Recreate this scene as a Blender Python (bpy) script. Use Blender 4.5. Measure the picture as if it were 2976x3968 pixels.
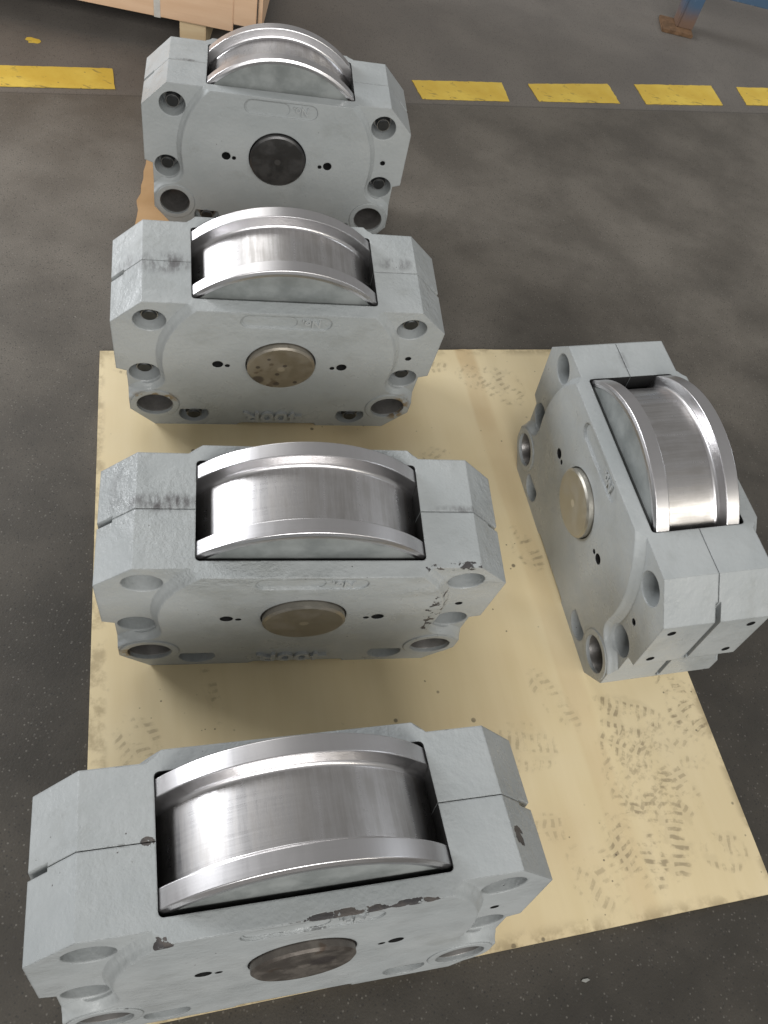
import bpy, bmesh, math, random
from mathutils import Vector, Matrix

for o in list(bpy.data.objects):
    bpy.data.objects.remove(o, do_unlink=True)
scene = bpy.context.scene
COL = scene.collection
R = random.Random(7)

# ------------------------------------------------------------------ camera
CAM_H, PITCH, ROLL = 1.3161, 0.9338, 0.3048
cd = bpy.data.cameras.new('camera')
cam = bpy.data.objects.new('camera', cd)
COL.objects.link(cam)
cd.sensor_fit = 'VERTICAL'
cd.sensor_height = 36.0
cd.lens = 3271.9 / 3968 * 36.0
cd.clip_start, cd.clip_end = 0.02, 200
fw = Vector((0, math.cos(PITCH), -math.sin(PITCH)))
up = Vector((0, math.sin(PITCH), math.cos(PITCH)))
rt = Vector((1, 0, 0))
r2 = math.cos(ROLL) * rt + math.sin(ROLL) * up
u2 = -math.sin(ROLL) * rt + math.cos(ROLL) * up
m = Matrix((r2, u2, -fw)).transposed().to_4x4()
m.translation = Vector((0, 0, CAM_H))
cam.matrix_world = m
scene.camera = cam

# ------------------------------------------------------------------ world, lamps, exposure
w = bpy.data.worlds.new('World')
scene.world = w
w.use_nodes = True
bg = w.node_tree.nodes['Background']
bg.inputs['Color'].default_value = (1.0, 0.985, 0.96, 1)
bg.inputs['Strength'].default_value = 0.28

def area(name, loc, target, sx, sy, power, color=(1, 1, 1)):
    l = bpy.data.lights.new(name, 'AREA')
    l.shape = 'RECTANGLE'
    l.size, l.size_y, l.energy, l.color = sx, sy, power, color
    o = bpy.data.objects.new(name, l)
    COL.objects.link(o)
    o.location = loc
    o.rotation_euler = (Vector(target) - Vector(loc)).to_track_quat('-Z', 'Y').to_euler()
    return o
area('skylight_lamp', (-4.3, 5.2, 5.8), (0, 0.8, 0), 3.4, 2.6, 85, (1.0, 0.99, 0.97))
area('window_lamp', (-6.7, 2.4, 2.9), (0, 0.9, 0.3), 3.0, 1.6, 430, (0.95, 0.97, 1.0))
area('skylight_lamp', (2.2, -6.0, 5.1), (0.1, 1.0, 0.2), 6.0, 3.6, 690, (1.0, 0.99, 0.97))
area('window_lamp', (4.8, -1.9, 3.8), (0.4, 1.0, 0.3), 1.6, 1.1, 40, (1.0, 0.95, 0.84))
area('window_lamp', (6.0, 4.6, 4.2), (0, 1.0, 0), 1.4, 2.4, 40, (0.88, 0.94, 1.0))
scene.view_settings.view_transform = 'Standard'
scene.view_settings.look = 'None'
scene.view_settings.exposure = 0.0
scene.view_settings.gamma = 1.0

# ------------------------------------------------------------------ helpers
def tag(o, label=None, cat=None, group=None, kind=None):
    if label: o['label'] = label
    if cat: o['category'] = cat
    if group: o['group'] = group
    if kind: o['kind'] = kind
    return o

def link(name, me, mat=None, parent=None):
    o = bpy.data.objects.new(name, me)
    COL.objects.link(o)
    if mat and me and not me.materials:
        me.materials.append(mat)
    if parent: o.parent = parent
    return o

def empty(name, loc=(0, 0, 0), rot=(0, 0, 0)):
    o = bpy.data.objects.new(name, None)
    o.empty_display_size = 0.1
    COL.objects.link(o)
    o.location, o.rotation_euler = loc, rot
    return o

def bm_mesh(bm, name, smooth=None):
    bmesh.ops.recalc_face_normals(bm, faces=bm.faces)
    me = bpy.data.meshes.new(name)
    bm.to_mesh(me)
    bm.free()
    if smooth is not None:
        smooth_by_angle(me, smooth)
    return me

def smooth_by_angle(me, deg):
    bm = bmesh.new(); bm.from_mesh(me)
    lim = math.radians(deg)
    for f in bm.faces: f.smooth = True
    for e in bm.edges:
        e.smooth = len(e.link_faces) == 2 and e.calc_face_angle(0) < lim
    bm.to_mesh(me); bm.free()

def prism(poly, a, b, axis='y'):
    """polygon (p,q) extruded from a to b.  axis y: (x,z) ; axis z: (x,y) ; axis x: (y,z)"""
    def P(p, q, t):
        return {'y': (p, t, q), 'z': (p, q, t), 'x': (t, p, q)}[axis]
    bm = bmesh.new()
    A = [bm.verts.new(P(p, q, a)) for p, q in poly]
    B = [bm.verts.new(P(p, q, b)) for p, q in poly]
    n = len(poly)
    bm.faces.new(A); bm.faces.new(B[::-1])
    for i in range(n):
        bm.faces.new((A[i], B[i], B[(i + 1) % n], A[(i + 1) % n]))
    bmesh.ops.recalc_face_normals(bm, faces=bm.faces)
    return bm

def circ(cx, cz, r, n=48, a0=0.0):
    return [(cx + r * math.cos(a0 + 2 * math.pi * i / n), cz + r * math.sin(a0 + 2 * math.pi * i / n)) for i in range(n)]

def rrect(x0, x1, y0, y1, r, n=6):
    pts = []
    for cx, cy, a in ((x1 - r, y1 - r, 0), (x0 + r, y1 - r, 90), (x0 + r, y0 + r, 180), (x1 - r, y0 + r, 270)):
        for i in range(n + 1):
            t = math.radians(a + 90 * i / n)
            pts.append((cx + r * math.cos(t), cy + r * math.sin(t)))
    return pts

def box_bm(x0, x1, y0, y1, z0, z1):
    return prism([(x0, z0), (x1, z0), (x1, z1), (x0, z1)], y0, y1)

def tmp_obj(bm):
    me = bpy.data.meshes.new('tmp')
    bm.to_mesh(me); bm.free()
    o = bpy.data.objects.new('tmp', me)
    COL.objects.link(o)
    return o

def boolean(o, bm, op):
    c = tmp_obj(bm)
    md = o.modifiers.new('b', 'BOOLEAN')
    md.operation, md.solver, md.object = op, 'EXACT', c
    dg = bpy.context.evaluated_depsgraph_get()
    me = bpy.data.meshes.new_from_object(o.evaluated_get(dg))
    o.modifiers.clear()
    old = o.data
    o.data = me
    bpy.data.meshes.remove(old)
    cm = c.data
    bpy.data.objects.remove(c); bpy.data.meshes.remove(cm)

def lathe(profile, seg=128, axis_z=0.0, closed=False):
    """profile: list of (radius, y) turned about the y axis through z = axis_z"""
    bm = bmesh.new()
    rings = []
    for r, y in profile:
        rings.append([bm.verts.new((r * math.sin(2 * math.pi * i / seg), y, axis_z + r * math.cos(2 * math.pi * i / seg))) for i in range(seg)])
    pr = list(zip(rings, rings[1:]))
    if closed: pr.append((rings[-1], rings[0]))
    for a, b in pr:
        for i in range(seg):
            j = (i + 1) % seg
            bm.faces.new((a[i], a[j], b[j], b[i]))
    if not closed:
        bm.faces.new(rings[0]); bm.faces.new(rings[-1][::-1])
    bmesh.ops.recalc_face_normals(bm, faces=bm.faces)
    return bm

# ------------------------------------------------------------------ node helper
class NT:
    def __init__(self, name):
        self.mat = bpy.data.materials.new(name)
        self.mat.use_nodes = True
        self.t = self.mat.node_tree
        self.t.nodes.clear()
        self.out = self.t.nodes.new('ShaderNodeOutputMaterial')
        self.p = self.t.nodes.new('ShaderNodeBsdfPrincipled')
        self.t.links.new(self.p.outputs[0], self.out.inputs[0])
        self.tc = self.t.nodes.new('ShaderNodeTexCoord')
        self.obj = self.tc.outputs['Object']
        self._xyz = None
    def n(self, typ, **kw):
        nd = self.t.nodes.new(typ)
        for k, v in kw.items(): setattr(nd, k, v)
        return nd
    def set(self, sock, v):
        if isinstance(v, bpy.types.NodeSocket): self.t.links.new(v, sock)
        elif v is not None: sock.default_value = v
    def pin(self, name, v): self.set(self.p.inputs[name], v)
    def math(self, op, a, b=None, c=None, clamp=False):
        nd = self.n('ShaderNodeMath', operation=op)
        nd.use_clamp = clamp
        for i, v in enumerate((a, b, c)): self.set(nd.inputs[i], v)
        return nd.outputs[0]
    def mul(self, a, b): return self.math('MULTIPLY', a, b)
    def add(self, a, b): return self.math('ADD', a, b)
    def vmath(self, op, a, b=None):
        nd = self.n('ShaderNodeVectorMath', operation=op)
        self.set(nd.inputs[0], a)
        if b is not None: self.set(nd.inputs[1], b)
        return nd
    def xyz(self):
        if self._xyz is None:
            s = self.n('ShaderNodeSeparateXYZ'); self.set(s.inputs[0], self.obj); self._xyz = s.outputs
        return self._xyz
    def mapping(self, loc=(0, 0, 0), rot=(0, 0, 0), scale=(1, 1, 1), src=None):
        nd = self.n('ShaderNodeMapping')
        self.set(nd.inputs[0], src or self.obj)
        nd.inputs['Location'].default_value = loc
        nd.inputs['Rotation'].default_value = rot
        nd.inputs['Scale'].default_value = scale
        return nd.outputs[0]
    def noise(self, scale, detail=3, rough=0.55, vec=None, dist=0.0):
        nd = self.n('ShaderNodeTexNoise')
        self.set(nd.inputs['Vector'], vec or self.obj)
        nd.inputs['Scale'].default_value = scale
        nd.inputs['Detail'].default_value = detail
        nd.inputs['Roughness'].default_value = rough
        nd.inputs['Distortion'].default_value = dist
        return nd.outputs['Fac']
    def voronoi(self, scale, vec=None, feature='F1', out='Distance', rnd=1.0):
        nd = self.n('ShaderNodeTexVoronoi', feature=feature)
        self.set(nd.inputs['Vector'], vec or self.obj)
        nd.inputs['Scale'].default_value = scale
        nd.inputs['Randomness'].default_value = rnd
        return nd.outputs[out]
    def ramp(self, v, lo, hi, a=0.0, b=1.0, smooth=True):
        nd = self.n('ShaderNodeMapRange', interpolation_type='SMOOTHSTEP' if smooth else 'LINEAR')
        self.set(nd.inputs[0], v)
        for i, x in enumerate((lo, hi, a, b)): self.set(nd.inputs[1 + i], x)
        return nd.outputs[0]
    def mix(self, f, a, b):
        nd = self.n('ShaderNodeMix', data_type='RGBA')
        self.set(nd.inputs[0], f)
        for i, v in ((6, a), (7, b)):
            if isinstance(v, tuple) and len(v) == 3: v = (*v, 1)
            self.set(nd.inputs[i], v)
        return nd.outputs[2]
    def bump(self, h, strength, dist, normal=None):
        nd = self.n('ShaderNodeBump')
        nd.inputs['Strength'].default_value = strength
        nd.inputs['Distance'].default_value = dist
        self.set(nd.inputs['Height'], h)
        if normal is not None: self.set(nd.inputs['Normal'], normal)
        return nd.outputs[0]
    def blob(self, c, rad, soft=0.5):
        """soft ellipsoid mask round object-space point c with radii rad"""
        v = self.vmath('SUBTRACT', self.obj, c).outputs[0]
        v = self.vmath('DIVIDE', v, rad).outputs[0]
        l = self.vmath('LENGTH', v).outputs['Value']
        return self.ramp(l, 1.0, 1.0 - soft, 0, 1)
    def maxv(self, L):
        r = L[0]
        for x in L[1:]: r = self.math('MAXIMUM', r, x)
        return r

# ------------------------------------------------------------------ materials
def paint_material(name, seed, chip=0.3, chip_zones=(), smears=(), rust_zones=(), rough_cast=0.5):
    k = NT(name)
    off = (seed * 3.17, seed * 1.31, seed * 2.23)
    vec = k.mapping(loc=off)
    base = k.mix(k.ramp(k.noise(7, 4, vec=vec), 0.3, 0.7), (0.302, 0.321, 0.324), (0.346, 0.363, 0.364))
    # faint yellowish handling marks
    grime = k.mul(k.ramp(k.noise(11, 5, 0.65, vec=k.mapping(loc=off, rot=(0.4, 0.6, 0.2), scale=(1, 1.6, 1))), 0.52, 0.76), 0.5)
    base = k.mix(grime, base, (0.24, 0.25, 0.24))
    # small pits / specks
    pits = k.ramp(k.voronoi(85, vec=vec), 0.10, 0.04)
    pits = k.mul(pits, k.ramp(k.noise(14, 2, vec=vec), 0.60, 0.68))
    # edges
    bev = k.n('ShaderNodeBevel', samples=3); bev.inputs['Radius'].default_value = 0.0030
    geo = k.n('ShaderNodeNewGeometry')
    dt = k.vmath('DOT_PRODUCT', bev.outputs[0], geo.outputs['Normal']).outputs['Value']
    edge = k.ramp(dt, 0.985, 0.90)
    chn = k.noise(34, 4, 0.6, vec=vec)
    big = k.noise(5.5, 2, vec=vec)
    thr = 0.74 - 0.20 * chip
    chips = k.mul(edge, k.ramp(k.add(k.mul(chn, 0.6), k.mul(big, 0.4)), thr - 0.02, thr + 0.015))
    zl = [chips, pits]
    for c, r, th in chip_zones:
        z = k.blob(c, r, 0.35)
        q = k.ramp(k.add(k.noise(80, 4, 0.6, vec=vec), k.mul(z, 0.16)), th, th + 0.02)
        zl.append(k.mul(q, k.ramp(z, 0.02, 0.2)))
    chipm = k.maxv(zl)
    # rubbed dirt smears
    sm = None
    for c, r, amt in smears:
        s_ = k.mul(k.blob(c, r, 0.75), k.ramp(k.noise(60, 5, 0.7, vec=k.mapping(loc=off, scale=(1, 0.35, 1))), 0.36, 0.62))
        s_ = k.mul(s_, amt)
        sm = s_ if sm is None else k.math('MAXIMUM', sm, s_)
    col = base
    if sm is not None: col = k.mix(sm, col, (0.075, 0.07, 0.072))
    for c, r in rust_zones:
        z = k.mul(k.blob(c, r, 0.4), k.ramp(k.noise(55, 4, vec=vec), 0.46, 0.56))
        col = k.mix(z, col, (0.20, 0.15, 0.09))
    col = k.mix(chipm, col, k.mix(k.ramp(k.noise(45, 3, vec=vec), 0.42, 0.6), (0.045, 0.042, 0.043), (0.085, 0.074, 0.067)))
    k.pin('Base Color', col)
    rg = k.ramp(k.add(k.mul(k.noise(24, 3, vec=vec), 0.5), k.mul(k.noise(5, 4, 0.6, vec=vec), 0.5)), 0.36, 0.64, 0.24, 0.52)
    k.pin('Roughness', k.math('MAXIMUM', rg, k.mul(chipm, 0.7)))
    # relief: cast skin under thick paint, rounded edges, chips let in
    cast = k.add(k.mul(k.noise(130, 3, 0.6, vec=vec), 0.8), k.mul(k.noise(34, 3, vec=vec), 1.3))
    # rougher skin on the top faces
    topm = k.mul(k.ramp(k.xyz()[2], 0.27, 0.30), k.ramp(k.noise(6, 2, vec=vec), 0.42, 0.6))
    cast = k.add(cast, k.mul(k.mul(k.noise(72, 4, 0.65, vec=vec), topm), 5.0 * rough_cast))
    h = k.math('SUBTRACT', cast, k.mul(chipm, 1.5))
    k.pin('Normal', k.bump(h, 0.6, 0.0015, bev.outputs[0]))
    return k.mat

def steel_material(name, zc, bright=1.0, lo=0.33, hi=0.24, vary=1.0):
    k = NT(name)
    x, y, z = k.xyz()
    th = k.math('ARCTAN2', x, k.math('SUBTRACT', z, zc))
    cv = k.n('ShaderNodeCombineXYZ')
    k.set(cv.inputs[0], k.mul(th, 26.0)); k.set(cv.inputs[1], k.mul(y, 9.0)); k.set(cv.inputs[2], 0.3)
    streak = k.noise(1.0, 4, 0.6, vec=cv.outputs[0])
    cv2 = k.n('ShaderNodeCombineXYZ')
    k.set(cv2.inputs[0], k.mul(th, 1.5)); k.set(cv2.inputs[1], k.mul(y, 700.0)); k.set(cv2.inputs[2], 0.7)
    lines = k.noise(1.0, 2, 0.5, vec=cv2.outputs[0])
    blot = k.noise(26, 4, 0.6)
    f = k.ramp(k.add(k.mul(streak, 0.6), k.mul(blot, 0.4)), 0.35, 0.68)
    col = k.mix(f, (0.44 * bright, 0.425 * bright, 0.415 * bright), (0.64 * bright, 0.63 * bright, 0.635 * bright))
    col = k.mix(vary, (0.60 * bright, 0.59 * bright, 0.60 * bright), col)
    k.pin('Base Color', col)
    k.pin('Metallic', 1.0)
    k.pin('Roughness', k.add(k.ramp(f, 0, 1, lo, hi), k.mul(lines, 0.07)))
    k.pin('Anisotropic', 0.2)
    tg = k.n('ShaderNodeTangent'); tg.direction_type = 'RADIAL'; tg.axis = 'Y'
    k.pin('Tangent', tg.outputs[0])
    k.pin('Normal', k.bump(k.add(k.mul(lines, 0.5), k.mul(streak, 0.4)), 0.05 + 0.05 * vary, 0.0005 * vary + 0.0001))
    return k.mat

def web_material():
    k = NT('wheel_web_paint')
    f = k.noise(18, 4, 0.6)
    k.pin('Base Color', k.mix(k.ramp(f, 0.35, 0.68), (0.16, 0.172, 0.168), (0.25, 0.264, 0.258)))
    k.pin('Roughness', k.ramp(f, 0.3, 0.7, 0.28, 0.42))
    k.pin('Normal', k.bump(k.noise(60, 3), 0.15, 0.001))
    return k.mat

def pin_material(name, col_a, col_b, seed, spots=(), rust=0.6):
    k = NT(name)
    v = k.mapping(loc=(seed, seed * 2, seed * 3))
    x, y, z = k.xyz()
    f = k.ramp(k.noise(30, 4, 0.6, vec=v), 0.38, 0.66)
    c = k.mix(f, col_a, col_b)
    c = k.mix(k.mul(k.ramp(k.noise(22, 3, vec=v), 0.62, 0.68), rust), c, (0.12, 0.08, 0.055))
    for sx, sz, r in spots:
        c = k.mix(k.mul(k.blob((sx, -0.113, sz), (r, 0.02, r), 0.4), 0.8), c, (0.10, 0.085, 0.085))
    c = k.mix(k.blob((0, -0.113, 0.2035), (0.0085, 0.02, 0.0085), 0.4), c, tuple(min(1, q * 1.35) for q in col_b))
    k.pin('Base Color', c)
    k.pin('Metallic', 0.85)
    k.pin('Roughness', k.ramp(f, 0, 1, 0.34, 0.5))
    cvn = k.n('ShaderNodeCombineXYZ')
    rad = k.math('SQRT', k.add(k.mul(x, x), k.mul(k.math('SUBTRACT', z, 0.2035), k.math('SUBTRACT', z, 0.2035))))
    k.set(cvn.inputs[0], k.mul(rad, 900.0))
    k.pin('Normal', k.bump(k.noise(1.0, 2, vec=cvn.outputs[0]), 0.12, 0.0005))
    return k.mat

def plain(name, col, rough=0.5, metal=0.0, var=0.25, scale=30, bump=0.2, col2=None):
    k = NT(name)
    f = k.ramp(k.noise(scale, 4, 0.6), 0.3, 0.7)
    c2 = col2 or tuple(q * (1 - var) for q in col)
    k.pin('Base Color', k.mix(f, c2, col))
    k.pin('Metallic', metal)
    k.pin('Roughness', k.ramp(f, 0, 1, min(1, rough + 0.08), rough - 0.05))
    k.pin('Normal', k.bump(k.noise(scale * 4, 3), bump, 0.001))
    return k.mat

M_CAVITY = plain('near_black_cavity', (0.008, 0.008, 0.008), 0.7, 0, 0.3, 40)
M_BUSH = plain('bored_steel', (0.26, 0.25, 0.24), 0.40, 0.7, 0.4, 25)
M_BOLT = plain('black_oxide_steel', (0.055, 0.058, 0.060), 0.38, 0.7, 0.4, 60)
M_WASHER = plain('zinc_steel', (0.32, 0.32, 0.32), 0.35, 0.9, 0.3, 60)
M_WEB = web_material()
M_LETTER = plain('lettering_paint', (0.345, 0.361, 0.362), 0.4, 0, 0.06, 20, 0.1)

# ------------------------------------------------------------------ wheel block geometry (block frame: x along, -y front, z up)
ZT, ZB, ZS, ZS2, ZC, ZBOT = 0.3444, 0.290, 0.160, 0.1535, 0.050, -0.004
WH, WA, WI, WB = 0.290, 0.2366, 0.2725, 0.228
YC, YB = 0.0885, 0.1027
AX = 0.2035
RF, RT_ = 0.2092, 0.1895
D1 = (0.2265, 0.2975); D2 = (0.2416, 0.149); BU = (0.226, 0.0682); BBH = (0.154, 0.036)

OUTLINE = [(-WA, ZT), (WA, ZT), (WH, ZB), (WH, ZS), (WI, ZS2), (WI, ZC), (WB, ZBOT), (-WB, ZBOT), (-WI, ZC), (-WI, ZS2), (-WH, ZS), (-WH, ZB)]

def boss_outline():
    P = []
    for i in range(0, 61):                      # big arc of the hub, top to lower left
        a = math.radians(90 + i * (98.5 / 60))
        P.append((0.209 * math.cos(a), 0.198 + 0.209 * math.sin(a)))
    for i in range(0, 17):                      # round the lower counterbore
        a = math.radians(4 - i * (72 / 16))
        P.append((-D2[0] + 0.0365 * math.cos(a), D2[1] + 0.0365 * math.sin(a)))
    for i in range(0, 13):                      # over the bush collar
        a = math.radians(92 + i * (66 / 12))
        P.append((-BU[0] + 0.0475 * math.cos(a), BU[1] + 0.0475 * math.sin(a)))
    P += [(-0.30, 0.075), (-0.35, 0.07), (-0.35, -0.06)]
    # resample the curved run evenly and smooth it
    run = P[:-2]
    def resample(L, step):
        out = [L[0]]; acc = 0.0
        for a, b in zip(L, L[1:]):
            seg = math.dist(a, b); t = step - acc
            while t <= seg:
                out.append((a[0] + (b[0] - a[0]) * t / seg, a[1] + (b[1] - a[1]) * t / seg)); t += step
            acc = (acc + seg) % step
        return out
    run = resample(run, 0.0035)
    for _ in range(5):
        run = [run[0]] + [((a[0] + 2 * b[0] + c[0]) / 4, (a[1] + 2 * b[1] + c[1]) / 4) for a, b, c in zip(run, run[1:], run[2:])] + [run[-1]]
    left = run + P[-2:]
    right = [(-x, z) for x, z in left[::-1]]
    return left + right[:-1]

def boss_bm():
    base = boss_outline()
    n = len(base)
    nor = []
    for i in range(n):
        a, b = base[i - 1], base[(i + 1) % n]
        tx, tz = b[0] - a[0], b[1] - a[1]
        l = math.hypot(tx, tz) or 1
        nor.append((-tz / l, tx / l))
    # outline runs counter-clockwise seen from the front? make normals point outwards
    area2 = sum(base[i][0] * base[(i + 1) % n][1] - base[(i + 1) % n][0] * base[i][1] for i in range(n))
    sg = -1 if area2 > 0 else 1
    H = YB - YC
    prof = [(-0.0008, 1.0), (0.0003, 0.94), (0.0018, 0.74), (0.0036, 0.54), (0.0058, 0.37), (0.0084, 0.235), (0.0112, -0.06), (0.0118, -0.6)]
    bm = bmesh.new()
    rings = []
    for d, h in prof:
        rings.append([bm.verts.new((p[0] + sg * q[0] * d, -(YC + H * h), p[1] + sg * q[1] * d)) for p, q in zip(base, nor)])
    for a, b in zip(rings, rings[1:]):
        for i in range(n):
            j = (i + 1) % n
            bm.faces.new((a[i], a[j], b[j], b[i]))
    bm.faces.new(rings[0]); bm.faces.new(rings[-1][::-1])
    bmesh.ops.recalc_face_normals(bm, faces=bm.faces)
    return bm

def stadium(x0, x1, z0, z1, n=10):
    return rrect(x0, x1, z0, z1, (z1 - z0) / 2 - 1e-4, n)

def build_half():
    GAP = 0.0007
    o = tmp_obj(box_bm(-0.34, 0.34, -YC, -GAP, -0.05, 0.45))
    boolean(o, boss_bm(), 'UNION')
    boolean(o, prism(OUTLINE, -0.3, 0.2), 'INTERSECT')
    for s in (-1, 1):                                   # bush collars, a little proud
        boolean(o, lathe_at(s * BU[0], BU[1], [(0.0447, -YB + 0.02), (0.0447, -YB - 0.0012), (0.0437, -YB - 0.0020)]), 'UNION')
    D = lambda bm: boolean(o, bm, 'DIFFERENCE')
    D(prism(rrect(-0.1572, 0.1572, -0.0772, 0.0772, 0.006), 0.012, 0.5, 'z'))      # wheel pocket
    D(prism(rrect(-0.080, 0.080, -0.0772, 0.0772, 0.006), -0.1, 0.05, 'z'))
    D(prism([(-0.070, -0.05), (0.088, -0.05), (0.088, 0.001), (0.083, 0.0045), (-0.062, 0.0045), (-0.070, -0.002)], -0.2, -0.07))
    D(prism(circ(0, AX, 0.0635, 64), -0.2, 0.1))
    for s in (-1, 1):
        D(prism(circ(s * BU[0], BU[1], 0.0335, 40), -0.2, 0.1))
        for c in (D1, D2):
            D(lathe_at(s * c[0], c[1], [(0.0284, -0.16), (0.0284, -YC - 0.0006), (0.0272, -YC + 0.0010), (0.0272, -0.040), (0.0265, -0.039)]))
            D(prism(circ(s * c[0], c[1], 0.011, 20), -0.06, 0.1))
        cx, cz = s * BBH[0], BBH[1]
        pts = []
        a0 = math.asin(min(1, (0.0508 - cz) / 0.0285))
        for i in range(25):
            a = math.pi - a0 + (math.pi + 2 * a0) * i / 24
            pts.append((cx + 0.0285 * math.cos(a), cz + 0.0285 * math.sin(a)))
        D(prism(pts, -0.2, -0.0815))
        D(prism([(s * 0.268, -0.0046), (s * 0.34, -0.0046), (s * 0.34, 0.01), (s * 0.268, 0.01)], 0.166, 0.40, 'z'))
        D(prism([(s * 0.260, -0.0046), (s * 0.34, -0.0046), (s * 0.34, 0.01), (s * 0.260, 0.01)], 0.056, 0.147, 'z'))
        for zz in (0.268, 0.178):
            D(prism(circ(-0.066, zz, 0.0068, 20), s * 0.268, s * 0.34, 'x'))
        D(prism(circ(s * 0.1125, 0.199, 0.0096, 24), -0.2, -0.05))
        D(prism(circ(s * 0.0953, 0.1955, 0.0045, 16), -0.2, -0.05))
    D(prism(circ(0.239, 0.2125, 0.0058, 20), -0.2, -0.06))
    D(prism(stadium(-0.0775, 0.0775, 0.3045, 0.3375), -0.2, -YB + 0.0022))
    D(prism(stadium(-0.0745, 0.018, 0.3072, 0.3348), -0.2, -YB + 0.0034))
    me = o.data
    bpy.data.objects.remove(o)
    # second slot for near-black faces of the wheel pocket and small holes
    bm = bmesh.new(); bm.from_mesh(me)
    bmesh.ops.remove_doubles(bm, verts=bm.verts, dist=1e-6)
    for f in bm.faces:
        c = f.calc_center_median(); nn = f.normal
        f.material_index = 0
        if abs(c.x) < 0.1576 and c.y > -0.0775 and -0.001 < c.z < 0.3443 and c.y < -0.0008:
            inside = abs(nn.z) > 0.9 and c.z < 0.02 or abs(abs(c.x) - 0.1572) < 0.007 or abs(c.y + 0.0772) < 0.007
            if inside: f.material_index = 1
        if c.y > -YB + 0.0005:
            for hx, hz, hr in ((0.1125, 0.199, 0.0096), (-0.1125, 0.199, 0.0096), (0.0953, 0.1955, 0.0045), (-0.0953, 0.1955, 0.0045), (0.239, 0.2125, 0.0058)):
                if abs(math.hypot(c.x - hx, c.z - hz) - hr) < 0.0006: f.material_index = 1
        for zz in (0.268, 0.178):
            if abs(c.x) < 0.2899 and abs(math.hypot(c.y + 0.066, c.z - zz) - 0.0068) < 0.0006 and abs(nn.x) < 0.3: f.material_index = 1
    bm.to_mesh(me); bm.free()
    smooth_by_angle(me, 32)
    me.name = 'housing_half'
    return me

def lathe_at(cx, cz, prof, seg=40):
    bm = lathe(prof, seg, 0.0)
    bmesh.ops.translate(bm, verts=bm.verts, vec=(cx, 0, cz))
    return bm

half_me = build_half()

def mirrored(me):
    m2 = me.copy()
    bm = bmesh.new(); bm.from_mesh(m2)
    for v in bm.verts: v.co.y = -v.co.y
    bmesh.ops.reverse_faces(bm, faces=bm.faces)
    bm.to_mesh(m2); bm.free()
    return m2
back_me = mirrored(half_me)

def ring_bm(prof):
    return lathe(prof, 160, AX, closed=True)

# wheel: tread barrel, two flanges, two painted webs
tread_me = bm_mesh(lathe([(0.06, -0.0445), (0.150, -0.0445), (RT_ - 0.0015, -0.0445), (RT_, -0.0430), (RT_, -0.0300), (RT_, 0.0300), (RT_, 0.0430), (RT_ - 0.0015, 0.0445), (0.150, 0.0445), (0.06, 0.0445)], 160, AX, closed=True), 'wheel', 40)
def flange(s):
    p = [(0.178, 0.0448), (RT_ - 0.0005, 0.0370)]
    cx, cy, rr = RT_ + 0.0072, 0.0377, 0.0074            # fillet up from the tread
    for i in range(9):
        a = math.radians(-90 + 68 * i / 8)
        p.append((cx + rr * math.sin(a), cy + rr * math.cos(a) - 0.0002))
    x1, y1 = p[-1]
    p += [(x1 + 0.001, y1 + 0.0004), (RF - 0.0016, 0.0474), (RF - 0.0007, 0.0477), (RF - 0.0002, 0.0481), (RF, 0.0487), (RF, 0.0492), (RF, 0.0600), (RF, 0.0682), (RF, 0.0687),
          (RF - 0.0003, 0.0694), (RF - 0.0008, 0.0698), (RF - 0.0016, 0.0702), (RF - 0.0044, 0.0717), (RF - 0.0050, 0.0720), (RF - 0.0058, 0.0722), (RF - 0.0066, 0.0722),
          (0.1990, 0.0722), (0.1985, 0.0722), (0.1975, 0.0700), (0.178, 0.0690)]
    p = [(r, s * y) for r, y in p]
    return bm_mesh(ring_bm(p), 'flange', 30)
flange_me = [flange(-1), flange(1)]
def web(s):
    return bm_mesh(ring_bm([(0.062, s * 0.050), (0.062, s * 0.0702), (0.150, s * 0.0702), (0.1978, s * 0.0702), (0.1978, s * 0.0685), (0.178, s * 0.0685), (0.178, s * 0.050)]), 'wheel_web', 30)
web_me = [web(-1), web(1)]
pin_me = bm_mesh(lathe([(0.0575, -0.1137), (0.0612, -0.1108), (0.0612, -0.02), (0.0612, 0.1108), (0.0575, 0.1137)], 96, AX), 'axle_pin', 30)
bush_me = [bm_mesh((lambda b: (bmesh.ops.translate(b, verts=b.verts, vec=(s * BU[0], 0, BU[1])), b)[1])(lathe([(0.0337, -0.0985), (0.0326, -0.0985), (0.0322, -0.0978), (0.0322, 0.0978), (0.0326, 0.0985), (0.0337, 0.0985)], 48, 0.0, closed=True)), 'bushing', 30) for s in (-1, 1)]

def bolt_meshes():
    nut = prism(circ(0, 0, 0.0165, 6, 0.3), -0.062, -0.0475)
    st = lathe([(0.0112, -0.0715), (0.0126, -0.0700), (0.0126, -0.03)], 24)
    a = bmesh.new()
    for b in (nut, st):
        me = bpy.data.meshes.new('t'); b.to_mesh(me); b.free(); a.from_mesh(me); bpy.data.meshes.remove(me)
    wm = lathe([(0.0212, -0.0478), (0.0212, -0.0445), (0.009, -0.0445), (0.009, -0.0478)], 32, closed=True)
    return bm_mesh(a, 'bolt', 30), bm_mesh(wm, 'washer', 30)
bolt_me, washer_me = bolt_meshes()
ring_me = bm_mesh(lathe([(0.0140, -0.0690), (0.0140, -0.0668), (0.0120, -0.0668), (0.0120, -0.0690)], 32, closed=True), 'lock_ring', 30)

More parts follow.
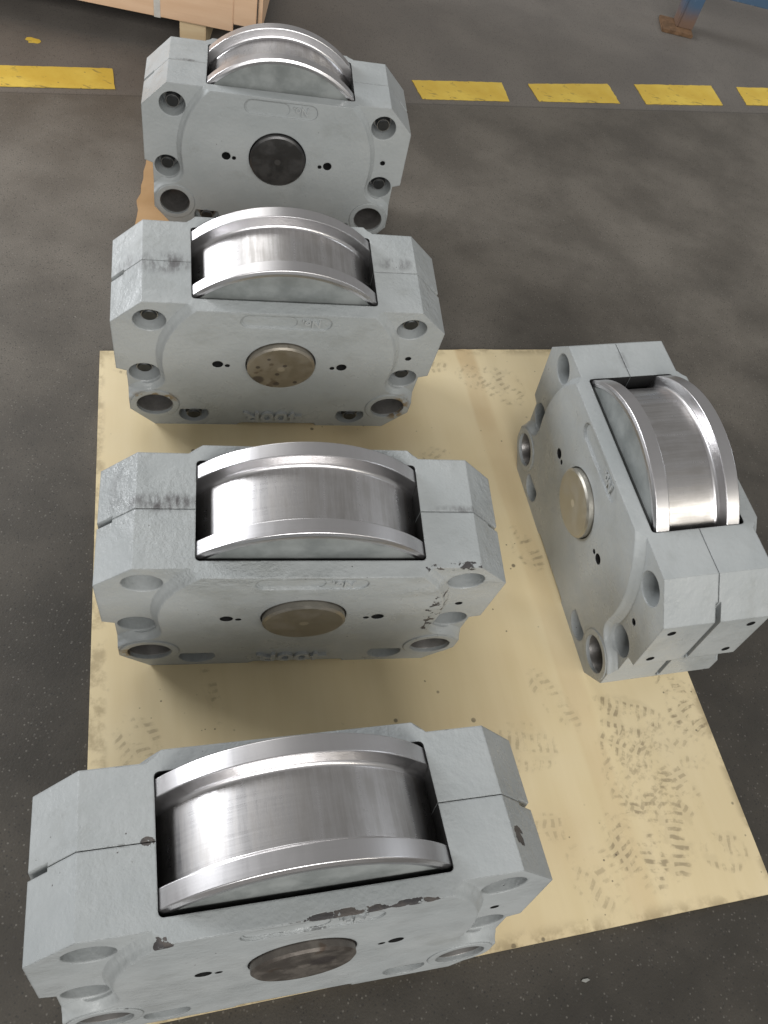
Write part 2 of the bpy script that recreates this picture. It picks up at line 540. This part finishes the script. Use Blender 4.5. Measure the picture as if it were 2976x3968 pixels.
def text_mesh(s, width, height, depth):
    cu = bpy.data.curves.new('t', 'FONT')
    cu.body = s; cu.size = 1; cu.extrude = 0.5; cu.resolution_u = 3; cu.offset = 0.018
    o = bpy.data.objects.new('t', cu); COL.objects.link(o)
    dg = bpy.context.evaluated_depsgraph_get()
    me = bpy.data.meshes.new_from_object(o.evaluated_get(dg))
    bpy.data.objects.remove(o)
    xs = [v.co.x for v in me.vertices]; ys = [v.co.y for v in me.vertices]
    x0, x1, y0, y1 = min(xs), max(xs), min(ys), max(ys)
    for v in me.vertices:
        x = ((v.co.x - x0) / (x1 - x0) - 0.5) * width
        y = ((v.co.y - y0) / (y1 - y0) - 0.5) * height
        # upside down on the front face: rotate half a turn, face towards -y
        v.co = Vector((-x, (-depth if v.co.z > 0 else 0.0015), -y))
    me.update()
    bm = bmesh.new(); bm.from_mesh(me)
    bmesh.ops.recalc_face_normals(bm, faces=bm.faces)
    bm.to_mesh(me); bm.free()
    me.name = 'lettering'
    return me
txt_400 = text_mesh('400R', 0.117, 0.031, 0.0050)
txt_no = text_mesh('No.', 0.032, 0.0195, 0.0034)
PLY_Z = -0.0040

def make_block(label, pose, paint, pinmat, steel, bolts, size_text=True):
    x, y, yaw, z, tx, ty = pose
    # fit order: tilt about x, then about y, then yaw
    rot = Matrix.Rotation(yaw, 4, 'Z') @ Matrix.Rotation(ty, 4, 'Y') @ Matrix.Rotation(tx, 4, 'X')
    low = min((rot @ Vector((sx * WB, sy * YB, ZBOT))).z for sx in (-1, 1) for sy in (-1, 1))
    low = min(low, min((rot @ Vector((0, sy * 0.0715, AX - RF))).z for sy in (-1, 1)))
    e = empty('wheel_block')
    e.matrix_world = Matrix.Translation((x, y, PLY_Z - 0.0006 - low)) @ rot
    tag(e, label, 'wheel block', 'grey crane wheel blocks')
    for me in (half_me, back_me):
        h = link('housing_half', me, None, e)
        if not me.materials:
            me.materials.append(paint); me.materials.append(M_CAVITY)
        h.material_slots[0].link = 'OBJECT'; h.material_slots[0].material = paint
        if me is half_me:
            front = h
    wl = link('wheel', tread_me, steel, e)
    for f in flange_me: link('flange', f, FSTEEL, wl)
    for f in web_me: link('wheel_web', f, M_WEB, wl)
    p = link('axle_pin', pin_me, pinmat, e)
    p.material_slots[0].link = 'OBJECT'; p.material_slots[0].material = pinmat
    for b in bush_me: link('bushing', b, M_BUSH, e)
    if bolts:
        for s in (-1, 1):
            for c in (D1, D2, (BBH[0], BBH[1] + 0.003)):
                b = link('bolt', bolt_me, M_BOLT, e)
                b.location = (s * c[0], -0.036 if c[0] == BBH[0] else -0.0075, c[1])
                link('washer', washer_me, M_WASHER, b)
                link('lock_ring', ring_me, M_WASHER, b)
    if size_text:
        t = link('lettering', txt_400, M_LETTER, front); t.location = (-0.002, -YB, 0.031)
    t = link('lettering', txt_no, M_LETTER, front); t.location = (0.0415, -YB + 0.0022, 0.3215)
    return e

STEEL = steel_material('worn_tread_steel', AX)
FSTEEL = steel_material('turned_flange_steel', AX, 1.05, 0.30, 0.26, 0.2)
POSES = [(-0.4978, 1.7698, 0.3366, 0, 0.0219, -0.0055),
         (-0.3094, 1.1955, 0.3877, 0, 0.1489, 0.0),
         (-0.1116, 0.7124, 0.3622, 0, 0.1110, 0.0026),
         (0.0277, 0.2357, 0.4313, 0, -0.1070, 0.0158),
         (0.4266, 1.0194, -1.1430, 0, 0.0816, 0.0022)]
TOPL = (-0.20, 0.018, ZT)
P1 = paint_material('grey_casting_paint_a', 1, 0.10, smears=[((-0.20, 0.004, ZT), (0.035, 0.006, 0.02), 0.9)], rough_cast=0.2)
P2 = paint_material('grey_casting_paint_b', 2, 0.25,
                    smears=[((-0.20, -0.004, ZT), (0.065, 0.032, 0.03), 0.85), ((0.20, 0.02, ZT), (0.055, 0.02, 0.03), 0.6), ((-0.265, 0.01, 0.315), (0.03, 0.03, 0.03), 0.4)],
                    rust_zones=[((-BU[0], -YB, BU[1] + 0.02), (0.05, 0.02, 0.026)), ((BU[0] + 0.02, -YB, BU[1]), (0.026, 0.02, 0.05))])
P3 = paint_material('grey_casting_paint_c', 3, 0.45,
                    chip_zones=[((0.20, -YB, 0.22), (0.022, 0.03, 0.10), 0.70), ((0.21, -YC, ZT), (0.07, 0.012, 0.012), 0.68)],
                    smears=[((-0.20, 0.010, ZT), (0.07, 0.020, 0.03), 0.95), ((0.22, 0.004, 0.33), (0.06, 0.010, 0.05), 0.7), ((-0.26, 0.04, 0.315), (0.04, 0.05, 0.03), 0.3)],
                    rust_zones=[((-BU[0] - 0.035, -YB, BU[1]), (0.02, 0.02, 0.02))], rough_cast=1.0)
P4 = paint_material('grey_casting_paint_d', 4, 0.62,
                    chip_zones=[((0.035, -YB, ZT), (0.060, 0.007, 0.008), 0.56), ((0.105, -YB, ZT), (0.035, 0.006, 0.007), 0.58), ((-0.158, -YB, 0.340), (0.018, 0.010, 0.012), 0.58), ((-0.165, 0.0, ZT), (0.009, 0.007, 0.01), 0.60), ((0.25, -0.045, 0.335), (0.012, 0.015, 0.015), 0.60)],
                    rough_cast=0.35)
P5 = paint_material('grey_casting_paint_e', 5, 0.12, smears=[((-0.2, 0.0, ZT), (0.05, 0.01, 0.02), 0.35)], rough_cast=0.2)
N1 = pin_material('axle_dark_steel', (0.085, 0.084, 0.085), (0.115, 0.113, 0.113), 1, rust=0.1)
N2 = pin_material('axle_stained_steel', (0.31, 0.28, 0.235), (0.38, 0.345, 0.295), 2,
                  spots=[(-0.024, 0.232, 0.004), (-0.042, 0.208, 0.005), (0.006, 0.214, 0.005), (-0.006, 0.188, 0.005), (-0.005, 0.158, 0.007), (0.029, 0.164, 0.005), (-0.04, 0.17, 0.014)])
N3 = pin_material('axle_clean_steel', (0.27, 0.25, 0.215), (0.31, 0.285, 0.25), 3, rust=0.0)
N4 = pin_material('axle_rusty_steel', (0.17, 0.15, 0.135), (0.25, 0.225, 0.20), 4, spots=[(0.02, 0.215, 0.02)])
N5 = pin_material('axle_bright_steel', (0.44, 0.42, 0.37), (0.50, 0.48, 0.43), 5, rust=0.0)

make_block('grey wheel block with black axle pin, standing on brown cardboard behind the plywood sheet', POSES[0], P1, N1, STEEL, True)
make_block('grey wheel block with spotted tan axle pin and bolted holes, on the plywood back edge', POSES[1], P2, N2, STEEL, True)
make_block('grey wheel block with empty bolt holes and plain tan axle pin, inside the row', POSES[2], P3, N3, STEEL, False)
make_block('grey wheel block leaning back, rusty axle pin and long paint chips under the wheel opening', POSES[3], P4, N4, STEEL, False, False)
make_block('grey wheel block turned sideways to the others, slotted end face showing, pale axle pin', POSES[4], P5, N5, STEEL, False, False)

# ------------------------------------------------------------------ floor
FLOOR_Z = -0.0150
def floor_material():
    k = NT('aggregate_concrete_floor')
    x, y, z = k.xyz()
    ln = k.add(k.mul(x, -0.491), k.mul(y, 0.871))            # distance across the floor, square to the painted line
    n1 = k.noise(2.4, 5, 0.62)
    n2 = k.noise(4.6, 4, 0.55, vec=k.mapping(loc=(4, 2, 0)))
    # oily dark slab, dusty aisle beyond, with light falloff and grazing sheen painted in
    dust_sheen = k.ramp(k.add(ln, k.mul(k.math('SUBTRACT', n1, 0.5), 1.6)), 0.55, 1.75)
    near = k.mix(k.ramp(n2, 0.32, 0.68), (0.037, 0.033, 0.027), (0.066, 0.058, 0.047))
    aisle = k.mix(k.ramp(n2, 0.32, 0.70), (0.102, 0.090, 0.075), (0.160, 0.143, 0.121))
    c = k.mix(dust_sheen, near, aisle)
    far = k.ramp(ln, 2.285, 2.31)
    c = k.mix(k.mul(far, 0.45), c, (0.205, 0.187, 0.172))  # paler slab past the joint, grazing reflection and haze added to its colour
    jl = k.ramp(k.math('ABSOLUTE', k.math('SUBTRACT', ln, 2.297)), 0.004, 0.0015)
    c = k.mix(k.mul(jl, 0.45), c, (0.05, 0.045, 0.04))
    # aggregate
    v = k.n('ShaderNodeTexVoronoi', feature='F1'); v.inputs['Scale'].default_value = 230
    k.set(v.inputs['Vector'], k.obj)
    sp = k.n('ShaderNodeSeparateColor'); k.set(sp.inputs[0], v.outputs['Color'])
    sz = k.ramp(v.outputs['Distance'], 0.42, 0.26)
    pale = k.mul(sz, k.ramp(sp.outputs[0], 0.80, 0.97))
    dark = k.mul(sz, k.ramp(sp.outputs[1], 0.70, 0.92))
    c = k.mix(k.mul(pale, 0.4), c, (0.24, 0.225, 0.20))
    c = k.mix(k.mul(dark, 0.65), c, (0.022, 0.021, 0.02))
    fine = k.noise(420, 2)
    c = k.mix(k.ramp(fine, 0.35, 0.68, 0.0, 0.35), c, (0.032, 0.03, 0.028))
    rare = k.ramp(k.voronoi(26), 0.035, 0.02)
    c = k.mix(k.mul(rare, k.ramp(k.noise(9, 2), 0.52, 0.60)), c, (0.30, 0.28, 0.25))
    # dusty scuffs running one way
    sc = k.noise(3.5, 5, 0.6, vec=k.mapping(rot=(0, 0, 0.45), scale=(0.6, 2.6, 1)))
    c = k.mix(k.mul(k.ramp(sc, 0.52, 0.78), 0.12), c, (0.15, 0.136, 0.12))
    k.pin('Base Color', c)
    k.pin('Roughness', k.ramp(n2, 0.3, 0.7, 0.48, 0.60))
    k.pin('Specular IOR Level', 0.35)
    k.pin('Normal', k.bump(k.add(k.mul(fine, 0.6), k.mul(v.outputs['Distance'], 0.6)), 0.25, 0.0012))
    return k.mat
bm = bmesh.new()
bmesh.ops.create_grid(bm, x_segments=8, y_segments=8, size=30)
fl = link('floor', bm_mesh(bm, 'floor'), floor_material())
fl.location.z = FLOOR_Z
tag(fl, kind='structure')

# ------------------------------------------------------------------ plywood sheet
PANG = math.atan2(0.4217, 0.9067)
PW, PL = 1.030, 1.222
def ply_material():
    k = NT('dirty_plywood')
    x, y, z = k.xyz()           # x 0..PW to the right, y 0..-PL towards the viewer
    grain = k.noise(3.0, 5, 0.6, vec=k.mapping(scale=(9, 0.8, 1)))
    c = k.mix(k.ramp(grain, 0.25, 0.78), (0.655, 0.54, 0.325), (0.695, 0.58, 0.365))
    c = k.mix(k.mul(k.ramp(k.noise(4, 4), 0.42, 0.7), 0.5), c, (0.70, 0.60, 0.40))
    c = k.mix(k.mul(k.ramp(k.noise(2.6, 3, vec=k.mapping(loc=(5, 2, 0))), 0.5, 0.72), 0.35), c, (0.55, 0.41, 0.235))
    # brown tape strip at the back; its faint run forward paints the fold's shading
    tx = k.add(x, k.mul(k.noise(6, 3), 0.012))
    strip = k.mul(k.ramp(tx, 0.775, 0.785), k.ramp(tx, 0.83, 0.815))
    strip = k.mul(strip, k.ramp(k.noise(5, 3, vec=k.mapping(loc=(1, 7, 0))), 0.3, 0.6, 0.35, 0.95))
    c = k.mix(k.mul(strip, k.ramp(y, -0.30, -0.12, 0.22, 0.62)), c, (0.50, 0.34, 0.17))
    # boot prints: ribs broken up inside a sole shape
    nz = k.noise(16, 4, 0.65)
    br = k.ramp(k.noise(30, 4, 0.65, vec=k.mapping(loc=(3, 1, 0))), 0.42, 0.60)
    wn = k.n('ShaderNodeTexNoise'); wn.inputs['Scale'].default_value = 30; k.set(wn.inputs['Vector'], k.obj)
    sc_ = k.vmath('SCALE', wn.outputs['Color']); sc_.inputs['Scale'].default_value = 0.012
    wob = k.vmath('ADD', k.obj, sc_.outputs[0]).outputs[0]
    def print_(cx, cy, ang, ln, wd, freq, amt, sd):
        mp = k.n('ShaderNodeMapping', vector_type='TEXTURE')
        k.set(mp.inputs[0], wob)
        mp.inputs['Location'].default_value = (cx + 0.006, cy + 0.006, 0)
        mp.inputs['Rotation'].default_value = (0, 0, ang)
        sp_ = k.n('ShaderNodeSeparateXYZ'); k.set(sp_.inputs[0], mp.outputs[0])
        a_, b_ = sp_.outputs[0], sp_.outputs[1]
        aa = k.math('ABSOLUTE', a_)
        r = k.vmath('LENGTH', k.vmath('MULTIPLY', mp.outputs[0], (1 / wd, 1 / ln, 0)).outputs[0]).outputs['Value']
        msk = k.ramp(k.add(r, k.mul(nz, 0.7)), 1.32, 1.10)
        ribs = k.ramp(k.math('SINE', k.add(k.mul(b_, 6.2832 / 0.0135), k.mul(aa, (150, 0, 90)[int(sd) % 3]))), -0.15, 0.5)
        cols = k.ramp(k.math('SINE', k.mul(a_, 6.2832 / (0.026, 0.045, 0.02)[int(sd) % 3])), -0.75, -0.35)
        return k.mul(msk, k.mul(k.add(k.mul(k.mul(ribs, cols), 0.78), 0.22), amt * 0.85))
    PR = [(0.875, -0.900, 1.2, 0.075, 0.045, 0, 0.85, 1), (0.855, -0.955, 1.0, 0.06, 0.045, 0, 0.8, 2),
          (0.985, -0.845, 0.35, 0.05, 0.035, 0, 0.95, 3), (0.992, -0.905, 0.35, 0.055, 0.036, 0, 0.95, 4), (0.905, -1.00, 0.5, 0.10, 0.05, 0, 0.6, 5),
          (0.815, -1.10, 0.2, 0.09, 0.055, 0, 0.85, 6), (0.885, -1.085, -0.2, 0.10, 0.05, 0, 0.8, 7), (0.845, -1.02, 0.7, 0.07, 0.05, 0, 0.6, 8),
          (0.735, -1.145, 0.6, 0.06, 0.05, 0, 0.5, 9), (0.965, -1.14, 1.3, 0.05, 0.035, 0, 0.6, 10), (0.95, -0.96, 0.9, 0.07, 0.045, 0, 0.5, 12),
          (0.665, -0.930, 1.35, 0.075, 0.05, 0, 0.55, 13), (0.66, -1.06, 1.5, 0.07, 0.03, 0, 0.45, 14), (0.755, -0.86, 0.4, 0.08, 0.03, 0, 0.45, 15),
          (0.86, -0.115, 0.5, 0.07, 0.055, 0, 0.7, 16), (0.80, -0.09, 1.0, 0.05, 0.04, 0, 0.5, 17), (0.672, -0.325, 1.0, 0.06, 0.035, 0, 0.6, 18),
          (0.79, -0.55, 0.3, 0.06, 0.03, 0, 0.7, 19), (0.93, -0.76, 0.4, 0.05, 0.045, 0, 0.8, 20), (0.05, -0.85, 0.4, 0.06, 0.04, 0, 0.6, 21),
          (0.06, -0.045, 1.4, 0.06, 0.03, 0, 0.7, 22), (0.70, -0.05, 1.4, 0.06, 0.025, 0, 0.55, 23), (0.17, -0.78, 0.2, 0.06, 0.015, 0, 0.5, 25), (0.30, -0.60, 1.5, 0.06, 0.015, 0, 0.5, 26)]
    acc = k.mul(k.maxv([print_(*p) for p in PR]), br)
    c = k.mix(acc, c, (0.24, 0.19, 0.12))
    # crumbs, oil dots, dirty rim
    dots = k.mul(k.ramp(k.voronoi(17), 0.085, 0.055), k.ramp(k.noise(7, 2), 0.50, 0.56))
    dots2 = k.mul(k.ramp(k.voronoi(48), 0.10, 0.06), k.ramp(k.noise(5, 2, vec=k.mapping(loc=(3, 3, 0))), 0.52, 0.58))
    c = k.mix(k.mul(k.math('MAXIMUM', dots, dots2), 0.75), c, (0.09, 0.075, 0.055))
    rim = k.maxv([k.ramp(y, -PL + 0.03, -PL), k.mul(k.ramp(x, 0.012, 0.0), 0.8), k.ramp(x, PW - 0.02, PW), k.ramp(y, -0.03, 0)])
    rim = k.mul(rim, k.ramp(k.noise(22, 4, 0.65), 0.42, 0.62))
    c = k.mix(k.mul(rim, 0.6), c, (0.22, 0.165, 0.09))
    k.pin('Base Color', c)
    k.pin('Roughness', k.ramp(k.noise(9, 3), 0.3, 0.7, 0.40, 0.60))
    k.pin('Specular IOR Level', 0.4)
    k.pin('Normal', k.bump(k.add(k.mul(grain, 0.25), k.mul(k.noise(5, 4), 1.5)), 0.22, 0.0025))
    return k.mat
bm = bmesh.new()
NX, NY = 80, 60
TH = PLY_Z - FLOOR_Z - 0.0012
rows = []
for j in range(NY + 1):
    row = []
    for i in range(NX + 1):
        x = PW * i / NX; y = -PL * j / NY
        edge = 0.0
        h = 0.0034 * math.exp(-((x - 0.785) / 0.014) ** 2) * (0.6 + 0.4 * math.sin(y * 9)) + 0.0022 * math.exp(-((x - 0.83) / 0.02) ** 2)
        row.append((x + (edge if i in (0, NX) else 0), y + (edge if j in (0, NY) else 0), h))
    rows.append(row)
# the sheet is not quite square: corners as measured, in the sheet's own frame
Q = {'tl': (-0.661, 1.153), 'tr': (0.284, 1.592), 'bl': (-0.169, 0.0305), 'br': (0.7797, 0.4876)}
def ply_local(p):
    dx, dy = p[0] + 0.661, p[1] - 1.156
    return (dx * math.cos(PANG) + dy * math.sin(PANG), -dx * math.sin(PANG) + dy * math.cos(PANG))
Q = {a: ply_local(b) for a, b in Q.items()}
def warp(x, y):
    u, v = x / PW, -y / PL
    f = lambda i: (1 - u) * (1 - v) * Q['tl'][i] + u * (1 - v) * Q['tr'][i] + (1 - u) * v * Q['bl'][i] + u * v * Q['br'][i]
    return f(0), f(1)
rows = [[(*warp(p[0], p[1]), p[2]) for p in r] for r in rows]
top = [[bm.verts.new(p) for p in r] for r in rows]
bot = [[bm.verts.new((p[0], p[1], -TH)) for p in r] for r in rows]
for j in range(NY):
    for i in range(NX):
        bm.faces.new((top[j][i], top[j + 1][i], top[j + 1][i + 1], top[j][i + 1]))
        bm.faces.new((bot[j][i], bot[j][i + 1], bot[j + 1][i + 1], bot[j + 1][i]))
for j in range(NY):
    bm.faces.new((top[j][0], bot[j][0], bot[j + 1][0], top[j + 1][0]))
    bm.faces.new((top[j][NX], top[j + 1][NX], bot[j + 1][NX], bot[j][NX]))
for i in range(NX):
    bm.faces.new((top[0][i], top[0][i + 1], bot[0][i + 1], bot[0][i]))
    bm.faces.new((top[NY][i], bot[NY][i], bot[NY][i + 1], top[NY][i + 1]))
ply = link('plywood_sheet', bm_mesh(bm, 'plywood_sheet', 40), ply_material())
ply.location = (-0.661, 1.156, PLY_Z)
ply.rotation_euler = (0, 0, PANG)
tag(ply, 'pale yellow plywood sheet with boot prints lying under the wheel blocks', 'plywood sheet')

# ------------------------------------------------------------------ cardboard under the rear block
def cardboard_material():
    k = NT('brown_cardboard')
    f = k.ramp(k.noise(9, 4), 0.3, 0.7)
    c = k.mix(f, (0.36, 0.215, 0.095), (0.44, 0.275, 0.135))
    k.pin('Base Color', c); k.pin('Roughness', 0.8)
    k.pin('Normal', k.bump(k.noise(1.0, 2, vec=k.mapping(scale=(160, 3, 1))), 0.12, 0.001))
    return k.mat
M_CARD = cardboard_material()
cb = empty('cardboard_sheet', (-0.790, 1.640, FLOOR_Z), (0, 0, 0.3366))
tag(cb, 'torn brown cardboard sheet on the floor under the farthest wheel block', 'cardboard')
def sheet(poly, z0, z1, name, parent, mat):
    bm = prism(poly, z0, z1, 'z')
    return link(name, bm_mesh(bm, name), mat, parent)
RC = random.Random(3)
edge_l = [(-0.004 + 0.012 * (i / 14) + RC.choice((-0.0015, 0, 0, 0.001, 0.001, -0.006)), -0.20 + 0.42 * i / 14) for i in range(15)]
sheet(edge_l + [(0.50, 0.22), (0.50, -0.20)], 0.0, 0.0105, 'panel', cb, M_CARD)
sheet([(0.004, -0.03), (0.030, 0.02), (0.20, 0.02), (0.20, -0.17), (0.006, -0.16)], 0.0106, 0.0112, 'flap', cb, M_CARD)

# ------------------------------------------------------------------ yellow floor markings
def yellow_material():
    k = NT('worn_yellow_paint')
    c = k.mix(k.ramp(k.noise(8, 4), 0.3, 0.7), (0.60, 0.40, 0.05), (0.70, 0.51, 0.085))
    wear = k.mul(k.ramp(k.noise(28, 5, 0.65, vec=k.mapping(rot=(0, 0, 0.46), scale=(0.6, 1.8, 1))), 0.57, 0.68), 0.7)
    c = k.mix(wear, c, (0.16, 0.12, 0.05))
    sp = k.ramp(k.voronoi(38), 0.12, 0.07)
    c = k.mix(k.mul(sp, 0.6), c, (0.12, 0.09, 0.05))
    k.pin('Base Color', c); k.pin('Roughness', k.ramp(k.noise(12), 0.3, 0.7, 0.4, 0.6))
    k.pin('Normal', k.bump(k.noise(150, 3), 0.2, 0.0006))
    return k.mat
M_YEL = yellow_material()
def stripe(pts, label, seed, grp=True):
    rr = random.Random(seed)
    c = (sum(p[0] for p in pts) / len(pts), sum(p[1] for p in pts) / len(pts))
    poly = []
    n = len(pts)
    for i in range(n):
        a, b = pts[i], pts[(i + 1) % n]
        L = math.dist(a, b); N = max(2, int(L / 0.012))
        for j in range(N):
            t = j / N
            q = 0.0014
            poly.append((a[0] + (b[0] - a[0]) * t + rr.uniform(-q, q) - c[0], a[1] + (b[1] - a[1]) * t + rr.uniform(-q, q) - c[1]))
    o = sheet(poly, 0.0, 0.0018, 'floor_marking', None, M_YEL)
    o.location = (c[0], c[1], FLOOR_Z + 0.0006)
    tag(o, label, 'floor marking', 'yellow floor line dashes' if grp else None)
U = Vector((0.871, 0.491)).normalized()
stripe([(-1.50, 1.935), (-1.096, 2.171), (-1.048, 2.080), (-1.455, 1.845)], 'long scuffed yellow dash painted on the floor before the wooden crate', 1)
DASH = [('first yellow dash beyond the cardboard block, crossed by a dark scratch', [(-0.320, 2.604), (-0.054, 2.760), (-0.011, 2.662), (-0.266, 2.517)]),
        ('second yellow dash in the broken floor line, counted from the wheel block on cardboard', [(0.029, 2.804), (0.285, 2.969), (0.336, 2.867), (0.078, 2.718)]),
        ('third yellow dash in the broken floor line, below the blue steel leg', [(0.374, 3.023), (0.646, 3.188), (0.691, 3.074), (0.424, 2.916)]),
        ('yellow dash at the far end of the broken floor line, past the blue leg', [(0.741, 3.238), (1.010, 3.395), (1.055, 3.285), (0.777, 3.131)])]
for i, (lb, q) in enumerate(DASH): stripe(q, lb, 10 + i)
# dashes that stand behind the rear block
stripe([(-0.72, 2.375), (-0.42, 2.545), (-0.372, 2.452), (-0.672, 2.282)], 'yellow dash partly hidden behind the wheel block on cardboard', 31)
RS = random.Random(5)
spot = sheet([(0.020 * (1 + RS.uniform(-.35, .35)) * math.cos(a * 0.5), 0.013 * (1 + RS.uniform(-.35, .35)) * math.sin(a * 0.5)) for a in range(12)], 0, 0.0012, 'paint_spot', None, M_YEL)
spot.location = (-1.338, 2.186, FLOOR_Z + 0.0005)
tag(spot, 'small splash of yellow paint on the floor near the wooden crate', 'paint spot')
M_FLAKE = plain('pale_flake', (0.30, 0.30, 0.28), 0.6)
flk = sheet([(-0.007, -0.003), (0.0, -0.003), (0.006, 0.002), (0.002, 0.003), (-0.005, 0.0)], 0, 0.0015, 'paint_flake', None, M_FLAKE)
flk.location = (0.488, 0.281, FLOOR_Z + 0.0003)
tag(flk, 'tiny pale flake lying on the bare floor beside the plywood edge', 'flake')

# ------------------------------------------------------------------ wooden crate on skids
def crate_material(name, a, b):
    k = NT(name)
    g = k.noise(4, 5, 0.6, vec=k.mapping(scale=(1, 8, 8)))
    c = k.mix(k.ramp(g, 0.3, 0.72), a, b)
    sp = k.mul(k.ramp(k.voronoi(16), 0.07, 0.04), k.ramp(k.noise(6), 0.48, 0.56))
    c = k.mix(k.mul(sp, 0.7), c, (0.16, 0.09, 0.05))
    k.pin('Base Color', c); k.pin('Roughness', 0.62)
    k.pin('Normal', k.bump(g, 0.2, 0.002))
    return k.mat
M_CRATE = crate_material('crate_plywood', (0.66, 0.44, 0.28), (0.74, 0.52, 0.35))
M_TIMBER = crate_material('pale_timber', (0.60, 0.45, 0.27), (0.70, 0.56, 0.36))
M_STRAP = plain('white_strap', (0.62, 0.60, 0.56), 0.5)
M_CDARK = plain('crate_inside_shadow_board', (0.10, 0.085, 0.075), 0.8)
CH = 0.085                                     # underside height over the floor
ca = math.atan2(2.397 - 2.316, -0.829 + 1.213)
cr = empty('wooden_crate', (-0.829, 2.397, FLOOR_Z), (0, 0, ca))
tag(cr, 'tan wooden crate with a white strap, raised on timber skids', 'crate')
def part_box(name, x0, x1, y0, y1, z0, z1, mat, parent, bev=0.002):
    bm = box_bm(x0, x1, y0, y1, z0, z1)
    bmesh.ops.bevel(bm, geom=list(bm.edges), offset=bev, segments=2, affect='EDGES')
    return link(name, bm_mesh(bm, name), mat, parent)
part_box('side_panel', -1.35, 0.0, 0.0, 0.012, CH, 0.62, M_CRATE, cr)
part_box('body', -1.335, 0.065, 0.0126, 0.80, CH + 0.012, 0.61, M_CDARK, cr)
part_box('end_panel', 0.0655, 0.0775, 0.035, 0.80, CH - 0.006, 0.62, M_CRATE, cr)
part_box('side_panel', -0.03, 0.065, 0.034, 0.046, CH + 0.004, 0.62, M_CRATE, cr) if False else None
part_box('corner_post', 0.0006, 0.0645, -0.002, 0.0120, CH + 0.022, 0.62, M_CRATE, cr)
part_box('strap', -0.222, -0.204, -0.0022, -0.0006, CH - 0.001, 0.62, M_STRAP, cr, 0.0004)
for x in (-0.155, -1.0):
    part_box('skid', x, x + 0.075, 0.02, 0.75, 0.0, CH + 0.0118, M_TIMBER, cr)

# ------------------------------------------------------------------ blue steel frame leg
k = NT('chipped_blue_paint')
f = k.ramp(k.noise(20, 5, 0.65), 0.58, 0.66)
low = k.ramp(k.add(k.xyz()[2], k.mul(k.noise(14, 3), 0.08)), 0.15, 0.07)
c = k.mix(f, (0.05, 0.10, 0.17), (0.14, 0.20, 0.27))
c = k.mix(k.mul(low, 0.85), c, (0.17, 0.095, 0.05))
k.pin('Base Color', c); k.pin('Roughness', 0.45)
M_BLUE = k.mat
M_RUST = plain('rusty_plate', (0.20, 0.115, 0.06), 0.8, 0.2, 0.45, 35)
fr = empty('steel_frame', (0.496, 3.555, FLOOR_Z), (0, 0, 0.15))
tag(fr, 'blue steel frame leg with a rusty square foot plate', 'steel frame')
part_box('foot_plate', -0.055, 0.065, -0.05, 0.065, 0.0, 0.012, M_RUST, fr)
part_box('leg', 0.0, 0.008, -0.005, 0.062, 0.0118, 0.85, M_BLUE, fr)
part_box('leg_flange', 0.0085, 0.066, -0.005, 0.003, 0.0118, 0.85, M_BLUE, fr)
part_box('beam', 0.05, 1.4, 0.0035, 0.055, 0.135, 0.21, M_BLUE, fr)
